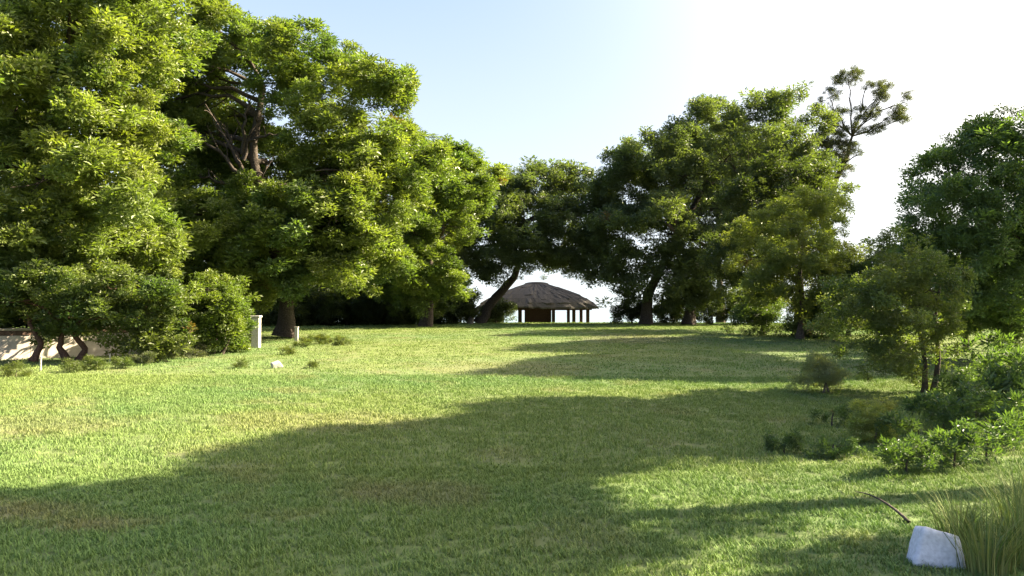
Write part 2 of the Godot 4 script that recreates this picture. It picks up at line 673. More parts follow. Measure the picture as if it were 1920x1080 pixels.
# ---------------------------------------------------------------- left side: great trees, wall, low shrubs
func build_left() -> void:
	var yellow := {"a": Color(0.205, 0.24, 0.065), "b": Color(0.115, 0.17, 0.055), "clump": 0.6, "size": 0.66, "gap": 0.16}
	# nearest tree at the left edge
	var b1 := X(110, 25.0)
	var l1 := lobes_of([[30, -30, 100], [150, -10, 95], [270, 10, 85], [20, 90, 90], [120, 80, 85], [230, 100, 85], [320, 90, 60], [40, 200, 95], [160, 200, 90], [245, 230, 60], [-20, 300, 100], [90, 320, 95], [190, 330, 75], [20, 420, 95], [130, 440, 85], [230, 420, 70], [290, 480, 60], [50, 520, 80], [170, 530, 75], [-60, 480, 100], [-80, 180, 130], [-80, 20, 120]], 25.0, b1, 3.0, true, 0.8, 0.9)
	tree("broadleaf_tree", "tall yellow-green broadleaf tree above the cream garden wall", "tree", b1, [[Vector3.ZERO, Vector3(0.2, 2.0, 0), Vector3(-0.1, 4.5, 0.2), Vector3(0.1, 7.0, 0)]], 0.32, 0.14, l1, yellow, 101, 14, "great trees on the left of the lawn")
	# the widest tree, with a hollow full of bare branches
	var b2 := X(535, 33.0)
	var g2 := yellow.duplicate()
	g2.a = Color(0.20, 0.235, 0.062); g2.b = Color(0.10, 0.155, 0.052)
	var l2 := lobes_of([[350, 20, 80], [430, 85, 65], [500, 75, 60], [570, 90, 60], [640, 120, 55], [700, 150, 45], [742, 172, 36], [530, 150, 65], [610, 215, 60, 0, 0.6], [680, 255, 70], [740, 260, 45], [360, 120, 70], [590, 262, 48, 0.8], [640, 320, 75], [740, 340, 70], [470, 385, 60], [545, 410, 70], [630, 400, 75], [700, 400, 60], [600, 465, 70], [680, 465, 60], [720, 485, 40], [500, 470, 70], [420, 440, 70], [350, 400, 70], [370, 500, 70], [450, 520, 60], [330, 300, 60, 2.0], [790, 300, 50], [390, 220, 75, 6.0], [470, 280, 80, 6.5], [430, 350, 75, 6.0], [520, 330, 60, 6.0], [480, 535, 42], [555, 522, 42], [635, 512, 42], [690, 520, 34], [430, 550, 42], [300, 170, 70, 3.0], [345, 200, 55, 4.0], [310, 250, 70, 4.0]], 33.0, b2, 3.2, true, 0.78, 1.2)
	tree("broadleaf_tree", "widest broadleaf tree, bare branches showing in a dark hollow", "tree", b2, [[Vector3.ZERO, Vector3(0.1, 2.2, 0), Vector3(-0.9, 5.0, 0.3), Vector3(-1.3, 8.0, 0.2), Vector3(-1.0, 10.3, 0)]], 0.32, 0.12, l2, g2, 102, 24, "great trees on the left of the lawn")
	var wide: Node3D = get_node("broadleaf_tree_001")
	var hr := RandomNumberGenerator.new()
	hr.seed = 8
	for e in [[455, 330, 350, 235], [452, 310, 385, 195], [455, 290, 470, 185], [458, 270, 525, 250], [458, 350, 505, 300], [455, 350, 365, 325], [456, 320, 420, 230], [456, 300, 500, 215]]:
		var st := start()
		var from := P(e[0], e[1], 32.4) - b2
		var to := P(e[2], e[3], 31.6 + hr.randf() * 1.5) - b2
		var ln := bend(from, to, rand_dir(hr) * 0.25, 7)
		for q in range(1, 7): ln[q] += rand_dir(hr) * 0.08
		tube(st, ln, [0.09, 0.08, 0.07, 0.06, 0.05, 0.04, 0.03, 0.02], 6, 0.3)
		for q in 5:
			var f: Vector3 = ln[2 + q]
			tube(st, bend(f, f + (to - from) * 0.28 + rand_dir(hr) * 0.55, rand_dir(hr) * 0.08, 3), [0.035, 0.028, 0.02, 0.01], 5)
		part("bare_limb", done(st), M.bark, wide)
	var b3 := X(800, 43.0)
	var g3 := yellow.duplicate()
	g3.a = Color(0.19, 0.235, 0.06); g3.b = Color(0.105, 0.16, 0.05)
	var l3 := lobes_of([[790, 290, 50], [840, 310, 50], [890, 325, 42], [800, 360, 60], [860, 370, 55], [770, 430, 60], [830, 430, 60], [750, 490, 50], [810, 500, 50], [905, 345, 30], [720, 330, 60], [780, 525, 42], [835, 535, 36], [760, 560, 28], [800, 565, 32], [725, 535, 34]], 43.0, b3, 2.5, true, 0.8, 0.9)
	tree("broadleaf_tree", "bright green tree between the widest tree and the dark pavilion tree", "tree", b3, [[Vector3.ZERO, Vector3(0.1, 2.5, 0), Vector3(0.3, 5.0, 0), Vector3(0.2, 7.0, 0)]], 0.28, 0.1, l3, g3, 103, 8, "great trees on the left of the lawn")
	# dark evergreens that close the gap behind them
	var k := 0
	for e in [[430, 52, 330, "behind the widest tree's trunk"], [590, 50, 400, "behind the hollow under the widest tree"], [720, 52, 410, "beside the bright green middle tree"], [250, 48, 300, "behind the low red-stemmed tree"], [60, 46, 280, "behind the garden wall's far end"]]:
		var b := X(e[0], e[1])
		var ev := {"a": Color(0.125, 0.155, 0.07), "b": Color(0.09, 0.122, 0.058), "clump": 1.0, "size": 1.1}
		var l := []
		var top: int = e[2]
		for q in 9:
			l.append([e[0] + [0, -60, 60, -80, 80, -30, 40, -70, 70][q], lerpf(top + 40, 585, q / 8.0), 62])
		tree("evergreen_tree", "dark evergreen tree %s" % e[3], "tree", b, [[Vector3.ZERO, Vector3(0, 2, 0), Vector3(0.1, 4, 0)]], 0.22, 0.08, lobes_of(l, e[1], b, 1.5, false), ev, 120 + k, 5, "dark evergreens behind the great trees")
		k += 1
	k = 0
	for u in [[-60, "outermost"], [50, "over the brown band"], [170, "behind the twisted stems"], [290, "towards the wall's end"]]:
		var b := X(u[0], 26.5)
		tree("wall_bush", "dark leafy bush behind the garden wall, %s" % u[1], "bush", b, [[Vector3.ZERO, Vector3(0, 0.6, 0), Vector3(0.1, 1.2, 0)]], 0.06, 0.03, lobes_of([[u[0], 560, 40], [u[0] - 42, 585, 36], [u[0] + 42, 580, 36], [u[0], 605, 34]], 26.5, b, 0.5), {"a": Color(0.09, 0.125, 0.04), "b": Color(0.06, 0.09, 0.03), "clump": 0.45, "size": 0.6}, 130 + k, 3, "bushes behind the garden wall")
		k += 1
	# low tree with red-brown twisted stems in front of the wall
	var b4 := G(150, 678)
	var d4 := -b4.z
	var low := {"a": Color(0.14, 0.17, 0.05), "b": Color(0.075, 0.12, 0.036), "clump": 0.36, "size": 0.42, "gap": 0.12, "bark": "bark_red", "limb_r": 0.05}
	var l4 := lobes_of([[20, 555, 36], [90, 570, 34], [150, 575, 34], [210, 580, 34], [270, 590, 34], [50, 525, 42], [130, 535, 42], [220, 540, 45], [300, 560, 42], [-40, 550, 45], [180, 610, 22, 0, 0.6], [120, 612, 20, 0, 0.6], [255, 628, 24, 0, 0.5], [310, 610, 28], [70, 625, 16, 0, 0.7], [210, 636, 18, 0, 0.7], [325, 640, 20], [285, 645, 16]], d4, b4, 0.6)
	tree("low_spreading_tree", "low tree with twisted red-brown stems before the cream wall", "tree", b4, [[Vector3(0, 0, 0), Vector3(0.15, 0.35, 0), Vector3(-0.15, 0.75, 0.1), Vector3(0.2, 1.4, 0)], [Vector3(-0.25, 0, 0.1), Vector3(-0.5, 0.4, 0.1), Vector3(-0.4, 0.8, 0.1), Vector3(-0.9, 1.4, 0)], [Vector3(-1.15, 0, 0.2), Vector3(-1.0, 0.5, 0.1), Vector3(-1.3, 1.0, 0.1), Vector3(-1.5, 1.6, 0)]], 0.1, 0.04, l4, low, 140, 5)
	# leafy bush that stands in front of the pier
	var b5 := G(400, 664)
	var d5 := -b5.z
	var bush := low.duplicate()
	bush.a = Color(0.16, 0.20, 0.04); bush.b = Color(0.09, 0.14, 0.036); bush.bark = "bark"
	tree("leafy_bush", "bright green bush reaching the grass beside the pale pier", "bush", b5, [[Vector3.ZERO, Vector3(0.1, 0.6, 0), Vector3(0, 1.2, 0)], [Vector3(0.3, 0, 0.1), Vector3(0.5, 0.5, 0), Vector3(0.7, 1.0, 0)]], 0.05, 0.025, lobes_of([[350, 585, 42], [400, 580, 42], [425, 590, 28], [370, 620, 36], [412, 620, 32], [395, 645, 26], [330, 620, 30], [400, 540, 42], [440, 558, 26]], d5, b5, 0.6), bush, 141, 5)
	# garden wall: plastered body, brown band, pale cap; it runs back to the pier
	var wa := X(-300, 20.2)
	var wb := X(345, 25.2)
	var run := wb - wa
	var L := Vector2(run.x, run.z).length()
	var wall := thing("garden_wall", wa, "cream plastered garden wall with brown band under its cap", "wall")
	wall.rotation.y = -atan2(run.z, run.x)
	var n := 6
	for i in n:
		var q := wa.lerp(wb, (i + 0.5) / n)
		var gy := ground_h(q.x, q.z) - wa.y
		var seg := L / n
		var body := part("wall_panel", box_mesh(Vector3(seg - 0.01, 0.9, 0.22), 0.008), M.plaster, wall)
		body.position = Vector3(seg * (i + 0.5), gy + 0.22, 0)
		var band := part("coping_band", box_mesh(Vector3(seg - 0.004, 0.13, 0.27), 0.01), M.coping, wall)
		band.position = Vector3(seg * (i + 0.5), gy + 0.737, 0)
		var capm := part("cap", box_mesh(Vector3(seg - 0.006, 0.07, 0.33), 0.015), M.cap, wall)
		capm.position = Vector3(seg * (i + 0.5), gy + 0.839, 0)
	# pier with a rail that ties it to the wall
	var pb := G(480, 652)
	var pier := thing("gate_pier", pb, "square pale cream pier at the end of the shrubs with a top rail", "post")
	var ps := part("shaft", box_mesh(Vector3(0.26, 1.06, 0.26), 0.015), M.white, pier)
	ps.position.y = 0.48
	var pc := part("cap", box_mesh(Vector3(0.32, 0.07, 0.32), 0.015), M.white, pier)
	pc.position.y = 1.05
	for y in [0.96, 0.52]:
		var rl := part("rail", box_mesh(Vector3(0.9, 0.09, 0.05), 0.008), M.cap, pier)
		rl.position = Vector3(-0.585, y, 0)
	var far_post := part("rail_post", box_mesh(Vector3(0.09, 1.05, 0.09), 0.01), M.cap, pier)
	far_post.position = Vector3(-1.08, 0.48, 0)
	print("wall done")

# ---------------------------------------------------------------- middle: pavilion and the dark trees round it
func build_middle() -> void:
	# thatched pavilion just behind the crest
	var d := 62.0
	var pb := X(1006, d)
	var px := d / F
	var hut := thing("thatched_pavilion", pb, "open thatched pavilion with dark red posts behind the lawn's crest", "pavilion")
	var eave := P(1013, 574, d).y - pb.y
	var apex := P(1013, 531, d).y - pb.y
	var hw := 104.0 * px
	var hd := 3.4
	var rw := 0.7
	var courses := 6
	var rng := RandomNumberGenerator.new()
	rng.seed = 5
	var roof := part("roof", cone_course(hw * 0.9, hd * 0.9, rw, eave - 0.02, eave + 0.2, apex - 0.2, 0, rng), M.thatch, hut)
	for i in courses:
		var t0 := float(i) / courses
		var t1 := float(i + 1) / courses
		var p0 := 1.0 - pow(t0, 1.5)
		var p1 := 1.0 - pow(t1, 1.5)
		part("thatch_course", course(lerpf(rw, hw, p0) + 0.1, lerpf(0.3, hd, p0) + 0.1, lerpf(rw, hw, p1), lerpf(0.3, hd, p1), lerpf(eave, apex, t0) - 0.07, lerpf(eave, apex, t1), rng), M.thatch, roof)
	var top := SphereMesh.new()
	top.radius = 0.5
	top.height = 1.0
	top.radial_segments = 20
	top.rings = 8
	var rp := part("ridge_cap", top, M.thatch, roof)
	rp.scale = Vector3(2.0 * rw + 0.5, 0.34, 0.95)
	rp.position.y = apex - 0.06
	var beam_y := eave - 0.18
	for s in [-1, 1]:
		var bm := part("beam", box_mesh(Vector3(hw * 1.86, 0.26, 0.12), 0.01), M.timber, hut)
		bm.position = Vector3(0, beam_y, s * hd * 0.86)
		var bs := part("beam", box_mesh(Vector3(0.12, 0.24, hd * 1.7), 0.01), M.timber, hut)
		bs.position = Vector3(s * hw * 0.9, beam_y, 0)
	for xx in [-0.9, -0.62, -0.3, 0.27, 0.62, 0.86]:
		for s in [-1, 1]:
			var po := part("post", box_mesh(Vector3(0.24, eave + 0.2, 0.24), 0.02), M.timber, hut)
			po.position = Vector3(hw * xx, eave / 2.0 - 0.25, s * hd * 0.84)
	# closed timber bay in the middle, solid low walls
	var bay := part("bay_wall", box_mesh(Vector3(1.9, eave - 0.2, 0.14), 0.01), M.timber, hut)
	bay.position = Vector3(-0.02, eave / 2.0 - 0.2, hd * 0.80)
	var bay2 := part("bay_wall", box_mesh(Vector3(1.1, eave - 0.2, 0.14), 0.01), M.timber, hut)
	bay2.position = Vector3(-hw * 0.75, eave / 2.0 - 0.2, hd * 0.80)
	for sx in [-1, 1]:
		var lw := part("parapet", box_mesh(Vector3(hw * 0.56, 0.55, 0.14), 0.01), M.timber, hut)
		lw.position = Vector3(sx * hw * 0.56, 0.2, hd * 0.79)
	var fl := part("floor_slab", box_mesh(Vector3(hw * 1.95, 0.4, hd * 1.9), 0.02), M.slab, hut)
	fl.position.y = -0.12

	# dark tree whose crown hangs over the pavilion
	var dark := {"a": Color(0.125, 0.155, 0.07), "b": Color(0.09, 0.122, 0.058), "clump": 0.75, "size": 0.85, "gap": 0.2, "sprig": "small"}
	var b1 := X(900, 51.0)
	var l1 := lobes_of([[870, 400, 45], [915, 380, 50], [965, 350, 42], [1015, 345, 40], [1070, 355, 42], [1110, 380, 45], [910, 450, 55], [985, 420, 60], [1060, 420, 55], [870, 490, 45], [930, 490, 38], [1010, 470, 42], [1090, 475, 42], [860, 550, 40], [840, 450, 40], [1045, 492, 26], [955, 500, 24], [1115, 400, 38], [1125, 450, 38]], 51.0, b1, 2.0, true, 0.8, 0.8)
	tree("spreading_tree", "dark spreading tree with leaning trunk whose crown hangs over the pavilion", "tree", b1, [[Vector3.ZERO, Vector3(0.6, 1.2, 0), Vector3(2.2, 2.9, 0.2), Vector3(2.6, 4.5, 0), Vector3(2.9, 6.5, 0)]], 0.3, 0.14, l1, dark, 201, 12, "dark trees along the crest")
	# big domed tree right of the pavilion
	var b2 := X(1212, 48.0)
	var l2 := lobes_of([[1150, 305, 38], [1128, 350, 34], [1200, 295, 42], [1170, 360, 55], [1265, 265, 42], [1320, 225, 42], [1375, 210, 36], [1430, 210, 40], [1480, 195, 34], [1530, 235, 30], [1280, 330, 65], [1370, 290, 65], [1450, 270, 60], [1510, 300, 45], [1170, 430, 55], [1250, 420, 65], [1340, 390, 65], [1430, 370, 60], [1500, 370, 50], [1555, 360, 36], [1190, 500, 45], [1260, 500, 50], [1340, 480, 55], [1420, 460, 55], [1300, 550, 36], [1160, 540, 28], [1380, 545, 36], [1195, 548, 30], [1255, 560, 30], [1330, 570, 28], [1430, 560, 34], [1480, 570, 30], [1135, 490, 26], [1110, 515, 20, 0, 0.7, 0.6], [1150, 560, 20, 0, 0.7, 0.6]], 48.0, b2, 3.0, true, 0.8, 1.0)
	tree("domed_tree", "large dark domed tree right of the thatched pavilion", "tree", b2, [[Vector3.ZERO, Vector3(0.1, 1.8, 0), Vector3(1.2, 4.0, 0), Vector3(2.8, 7.0, 0), Vector3(4.2, 9.5, 0)], [Vector3(2.4, 0, 0.6), Vector3(2.5, 2.0, 0.4), Vector3(4.2, 4.5, 0.2), Vector3(6.5, 7.5, 0)]], 0.3, 0.12, l2, dark, 202, 9, "dark trees along the crest")
	var b5 := X(1500, 38.0)
	var l5 := lobes_of([[1470, 330, 45], [1525, 335, 40], [1420, 370, 45], [1490, 390, 50], [1545, 385, 38], [1440, 440, 50], [1510, 450, 45], [1390, 430, 40], [1370, 490, 40], [1450, 510, 40]], 38.0, b5, 2.0)
	tree("spreading_tree", "dark tree with olive sprays between the domed tree and the young tree", "tree", b5, [[Vector3.ZERO, Vector3(-0.1, 1.5, 0), Vector3(0.1, 3.0, 0), Vector3(0, 5.0, 0)]], 0.22, 0.09, l5, {"a": Color(0.085, 0.105, 0.035), "b": Color(0.052, 0.074, 0.03), "clump": 0.6, "size": 0.7, "gap": 0.2, "sprig": "small"}, 205, 8, "dark trees along the crest")
	var b6 := X(1350, 65.0)  # added tree, hidden by the domed one, so its shadow darkens the pavilion roof
	var l6 := lobes_of([[1300, 300, 55], [1350, 275, 50], [1400, 295, 55], [1350, 340, 62], [1290, 360, 55], [1410, 360, 55]], 65.0, b6, 2.0)
	tree("spreading_tree", "tall dark tree added unseen behind the domed tree to shade the pavilion", "tree", b6, [[Vector3.ZERO, Vector3(0.1, 3.0, 0), Vector3(-0.1, 6.5, 0), Vector3(0, 10.0, 0)]], 0.35, 0.14, l6, dark, 206, 8, "dark trees along the crest")
	# thin see-through tree that stands above it
	var b3 := X(1535, 52.0)
	var wisp := {"a": Color(0.085, 0.095, 0.06), "b": Color(0.06, 0.07, 0.045), "clump": 0.3, "size": 0.42, "gap": 0.2, "sprig": "fine", "limb_r": 0.09}
	var l3 := lobes_of([[1592, 146, 26, 0, 0.5], [1555, 182, 18, 0, 0.8], [1572, 212, 20, 0, 0.7], [1650, 178, 14, 0, 1.5], [1642, 212, 16, 0, 0.8], [1668, 158, 10, 0, 0.6], [1702, 190, 9, 0, 1.8], [1678, 212, 18, 0, 0.7], [1612, 212, 14, 0, 0.8], [1580, 285, 28, 0, 0.6], [1545, 300, 22, 0, 0.6], [1610, 290, 14, 0, 0.6], [1625, 160, 10, 0, 0.7], [1555, 262, 26, 0, 0.7], [1600, 242, 18, 0, 0.7], [1525, 275, 26, 0, 0.7], [1630, 245, 12, 0, 0.8], [1655, 235, 12, 0, 0.6], [1560, 235, 16, 0, 0.7], [1535, 205, 12, 0, 0.8], [1570, 320, 22, 0, 0.7], [1690, 225, 10, 0, 0.7]], 52.0, b3, 0.8, false)
	tree("thin_tree", "thin sparse tree with grey tufts standing against the bright sky", "tree", b3, [[Vector3.ZERO, Vector3(0.3, 4.0, 0), Vector3(0.8, 8.5, 0), Vector3(2.0, 10.9, 0), Vector3(2.3, 12.2, 0)]], 0.22, 0.08, l3, wisp, 203, 22, "dark trees along the crest")
	# small bright shrub left of the pavilion
	var b4 := X(788, 47.0)
	tree("round_shrub", "small bright shrub standing beside the dark pavilion tree", "bush", b4, [[Vector3.ZERO, Vector3(0, 0.5, 0), Vector3(0.1, 1.0, 0)]], 0.06, 0.03, lobes_of([[775, 550, 24], [800, 560, 24], [820, 572, 18], [785, 585, 22], [765, 580, 18]], 47.0, b4, 0.5), {"a": Color(0.10, 0.14, 0.05), "b": Color(0.07, 0.11, 0.03), "clump": 0.35, "size": 0.45}, 204, 4)
	# undergrowth bushes in the shade under the great trees
	var k := 0
	for u in [[525, 44, 30, "at the widest tree's foot"], [585, 45, 34, "behind the small white marker post"], [650, 46, 30, "in the dark hollow's middle"], [705, 46, 30, "in the dark hollow's far end"], [845, 50, 26, "at the leaning trunk's foot"]]:
		var b := X(u[0], u[1])
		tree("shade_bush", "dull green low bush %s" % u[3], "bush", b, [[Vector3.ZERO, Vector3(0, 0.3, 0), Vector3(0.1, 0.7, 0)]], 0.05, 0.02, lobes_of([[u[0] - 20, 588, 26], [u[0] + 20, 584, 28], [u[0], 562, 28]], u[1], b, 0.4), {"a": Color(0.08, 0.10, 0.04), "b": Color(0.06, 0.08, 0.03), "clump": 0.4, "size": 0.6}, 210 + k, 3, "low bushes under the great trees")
		k += 1
	k = 0
	for u in [[1185, 50, "at the domed tree's first trunk"], [1262, 51, "between the domed tree's two trunks"], [1335, 50, "right of the domed tree's second trunk"], [1405, 50, "farthest right under the domed tree"], [930, 52, "before the pavilion's left corner"]]:
		var b := X(u[0], u[1])
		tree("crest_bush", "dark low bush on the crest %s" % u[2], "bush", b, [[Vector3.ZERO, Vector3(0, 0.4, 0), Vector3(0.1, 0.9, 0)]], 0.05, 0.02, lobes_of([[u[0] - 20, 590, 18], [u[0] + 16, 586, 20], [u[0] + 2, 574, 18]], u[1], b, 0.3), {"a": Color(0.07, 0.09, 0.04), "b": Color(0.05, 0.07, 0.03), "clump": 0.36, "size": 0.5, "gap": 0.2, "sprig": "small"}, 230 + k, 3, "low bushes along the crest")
		k += 1
	# pale leaning stump by the trunk
	var sb := X(884, 50.0)
	var sp := thing("pale_stump", sb, "pale leaning broken stump left of the pavilion", "stump")
	var st := start()
	tube(st, bend(Vector3(-0.1, -0.2, 0.2), Vector3(0.28, 1.0, 0.2), Vector3(-0.06, 0, 0), 6), [0.24, 0.22, 0.2, 0.17, 0.15, 0.15, 0.12], 9, 0.5)
	part("stump_wood", done(st), M.bark_pale, sp)
	st = start()
	tube(st, bend(Vector3(0.2, 0.78, 0.2), Vector3(0.46, 1.02, 0.24), Vector3(0, 0.02, 0), 3), [0.1, 0.1, 0.09, 0.07], 8, 0.4)
	part("snag", done(st), M.bark_pale, sp)

func cone_course(w: float, dd: float, rw: float, y0: float, y1: float, y2: float, _k: int, _r: RandomNumberGenerator) -> ArrayMesh:
	var st := flat_start()
	var a := [Vector3(-w, y0, -dd), Vector3(w, y0, -dd), Vector3(w, y0, dd), Vector3(-w, y0, dd)]
	var t := [Vector3(-rw, y2, -0.1), Vector3(rw, y2, -0.1), Vector3(rw, y2, 0.1), Vector3(-rw, y2, 0.1)]
	for i in 4:
		quad(st, a[i], t[i], t[(i + 1) % 4], a[(i + 1) % 4])
	quad(st, a[0], a[1], a[2], a[3])
	quad(st, t[0], t[3], t[2], t[1])
	st.generate_normals()
	return st.commit()

func course(w0: float, d0: float, w1: float, d1: float, y0: float, y1: float, rng: RandomNumberGenerator) -> ArrayMesh:
	var st := flat_start()
	var lo := []
	var hi := []
	var n := 26
	for side in 4:
		for i in n:
			var t := 2.0 * i / n - 1.0
			var q: Array = [Vector2(t, 1), Vector2(1, -t), Vector2(-t, -1), Vector2(-1, t)]
			var e: Vector2 = q[side]
			var j := rng.randf_range(-0.1, 0.08)
			lo.append(Vector3(e.x * (w0 + j), y0 + rng.randf_range(-0.09, 0.05), e.y * (d0 + j)))
			hi.append(Vector3(e.x * w1, y1, e.y * d1))
	var m := lo.size()
	for i in m:
		var k := (i + 1) % m
		quad(st, lo[k], hi[k], hi[i], lo[i])
		var dn := Vector3(0, -0.12, 0)
		quad(st, lo[i] + dn * 0.9, lo[k] + dn * 0.9, lo[k], lo[i])
		quad(st, lo[k] + dn * 0.9, lo[i] + dn * 0.9, hi[i] + dn, hi[k] + dn)
	st.generate_normals()
	return st.commit()

# ---------------------------------------------------------------- right side
func build_right() -> void:
	# yellow-green tree in the middle distance
	var bf := X(1500, 31.0)
	var lf := lobes_of([[1500, 395, 42], [1555, 400, 36], [1450, 425, 36], [1405, 435, 30], [1480, 460, 48], [1540, 460, 45], [1420, 490, 42], [1490, 520, 50], [1560, 520, 42], [1430, 545, 36], [1600, 490, 36], [1540, 570, 34]], 31.0, bf, 1.6)
	tree("young_tree", "yellow-green young tree in front of the large domed tree", "tree", bf, [[Vector3.ZERO, Vector3(0.1, 1.2, 0), Vector3(0, 2.4, 0), Vector3(0.1, 3.6, 0)]], 0.12, 0.05, lf, {"a": Color(0.22, 0.24, 0.075), "b": Color(0.15, 0.19, 0.06), "clump": 0.42, "size": 0.46, "gap": 0.15, "dens": 1.4, "sprig": "small"}, 301, 10, "trees on the right of the lawn")
	# small many-stemmed tree
	var be := G(1735, 738)
	var de := -be.z
	var le := lobes_of([[1690, 505, 45], [1640, 530, 42], [1745, 540, 45], [1690, 570, 50], [1620, 580, 36], [1770, 590, 36], [1700, 620, 40], [1650, 615, 32], [1670, 665, 30], [1730, 650, 22, 0, 1.0, 0.6], [1590, 545, 26], [1560, 600, 26, 0, 0.6, 0.6], [1675, 468, 30], [1735, 480, 32], [1655, 690, 20, 0, 1.0, 0.7], [1690, 645, 34], [1615, 635, 22], [1790, 545, 30], [1715, 680, 24, 0, 1.0, 0.7], [1760, 690, 22, 0, 1.0, 0.7], [1770, 640, 28]], de, be, 0.9)
	tree("small_tree", "small grey-stemmed tree with olive crown at the lawn's right edge", "tree", be, [[Vector3.ZERO, Vector3(0, 0.6, 0), Vector3(-0.1, 1.3, 0), Vector3(-0.2, 2.2, 0)], [Vector3(0.12, 0, 0.05), Vector3(0.25, 0.6, 0), Vector3(0.2, 1.4, 0), Vector3(0.3, 2.0, 0)]], 0.045, 0.02, le, {"a": Color(0.16, 0.185, 0.065), "b": Color(0.10, 0.145, 0.055), "clump": 0.26, "size": 0.3, "gap": 0.2, "dens": 1.1, "sprig": "small", "bark": "bark"}, 302, 6, "trees on the right of the lawn")
	# tall tree at the right edge
	var bd := X(1960, 21.0)
	var ld := lobes_of([[1905, 250, 55], [1850, 260, 50], [1800, 300, 45], [1770, 290, 28, 0, 0.7, 0.5], [1745, 360, 36, 0, 0.8, 0.7], [1860, 350, 70], [1790, 400, 60], [1740, 430, 38], [1900, 440, 75], [1820, 480, 65], [1890, 540, 65], [1960, 320, 80], [2010, 250, 70], [2070, 300, 90], [2040, 420, 100], [1970, 500, 80], [1830, 560, 45], [1900, 600, 45], [1715, 400, 28, 0, 0.8, 0.5], [1735, 475, 40, 0, 0.8, 0.7], [1780, 530, 50, 0, 0.8, 0.8], [2090, 220, 80]], 21.0, bd, 1.8)
	tree("tall_leafy_tree", "tall leafy green tree rising against the white sky beside the small tree", "tree", bd, [[Vector3.ZERO, Vector3(-0.1, 1.8, 0), Vector3(0.1, 3.6, 0), Vector3(0.2, 5.6, 0)]], 0.2, 0.08, ld, {"a": Color(0.15, 0.215, 0.095), "b": Color(0.10, 0.16, 0.07), "clump": 0.4, "size": 0.44, "gap": 0.15, "dens": 1.6, "sprig": "small"}, 303, 14, "trees on the right of the lawn")
	# bushes that close the right side behind the small tree
	var k := 0
	for u in [[1590, 33, 540, 60, "behind the young tree's right side"], [1650, 30, 500, 66, "behind the small tree's left half"], [1730, 28, 480, 70, "behind the small grey-stemmed tree"], [1810, 25, 500, 70, "between the small tree and the tall leafy tree"], [1890, 22, 560, 70, "at the tall leafy tree's foot"], [1430, 34, 560, 46, "under the young tree's left side"], [1520, 32, 575, 46, "at the young tree's foot"]]:
		var b := X(u[0], u[1])
		var r: float = u[3]
		tree("loose_bush", "loose green bush %s" % u[4], "bush", b, [[Vector3.ZERO, Vector3(0, 0.8, 0), Vector3(0.1, 1.8, 0)]], 0.08, 0.03, lobes_of([[u[0], u[2], r * 0.6], [u[0] - r * 0.5, u[2] + 40, r * 0.6], [u[0] + r * 0.5, u[2] + 40, r * 0.6], [u[0] - r * 0.4, 590, r * 0.5], [u[0] + r * 0.4, 585, r * 0.5]], u[1], b, 0.6), {"a": Color(0.11, 0.15, 0.055), "b": Color(0.07, 0.11, 0.045), "clump": 0.42, "size": 0.46, "gap": 0.15, "dens": 1.4, "sprig": "small"}, 310 + k, 5, "bushes closing the right side")
		k += 1
	# trees outside the frame whose shadows cross the lawn
	var shade := {"a": Color(0.18, 0.22, 0.065), "b": Color(0.11, 0.16, 0.055), "clump": 0.55, "size": 0.65, "gap": 0.05, "fill": 1.3}
	k = 0
	for t in SHADERS:
		var b := Vector3(t[0], ground_h(t[0], -t[1]), -t[1])
		var h: float = t[2]
		var r: float = t[3]
		var rng := RandomNumberGenerator.new()
		rng.seed = 400 + k
		var l := []
		for q in 13:
			var u := rand_dir(rng)
			if q > 0: l.append([Vector3(u.x * r * 0.62, h - r + u.y * r * 0.62, u.z * r * 0.62), Vector3(0.42, 0.38, 0.42) * r])
			else: l.append([Vector3(0, h - r, 0), Vector3(0.6, 0.6, 0.6) * r])
		tree("shade_tree", "broad green tree shading the lawn, %s" % t[4], "tree", b, [[Vector3.ZERO, Vector3(0.1, h * 0.25, 0), Vector3(0, h * 0.5, 0.1), Vector3(0.1, h * 0.75, 0)]], 0.24, 0.1, l, shade, 420 + k, 10, "trees that shade the lawn from the right")
		k += 1

# [x, depth, top, crown radius, where]
var SHADERS := [
	[8.7, 8.0, 9.9, 2.3, "past the clumps of dry reeds"],
	[11.8, 11.9, 9.8, 1.75, "with a small high crown, past the reeds"],
	[13.2, 13.9, 9.1, 2.6, "in front of the tall leafy tree"],
	[10.5, 6.0, 6.3, 1.3, "lowest of those beside the dry reeds"],
	[20.4, 26.6, 12.4, 1.8, "slender, between the two farthest back"],
	[19.0, 23.2, 12.4, 2.4, "nearest the tall leafy tree"],
	[25.2, 30.6, 16.2, 3.4, "farthest back, behind the tall leafy tree"],
]

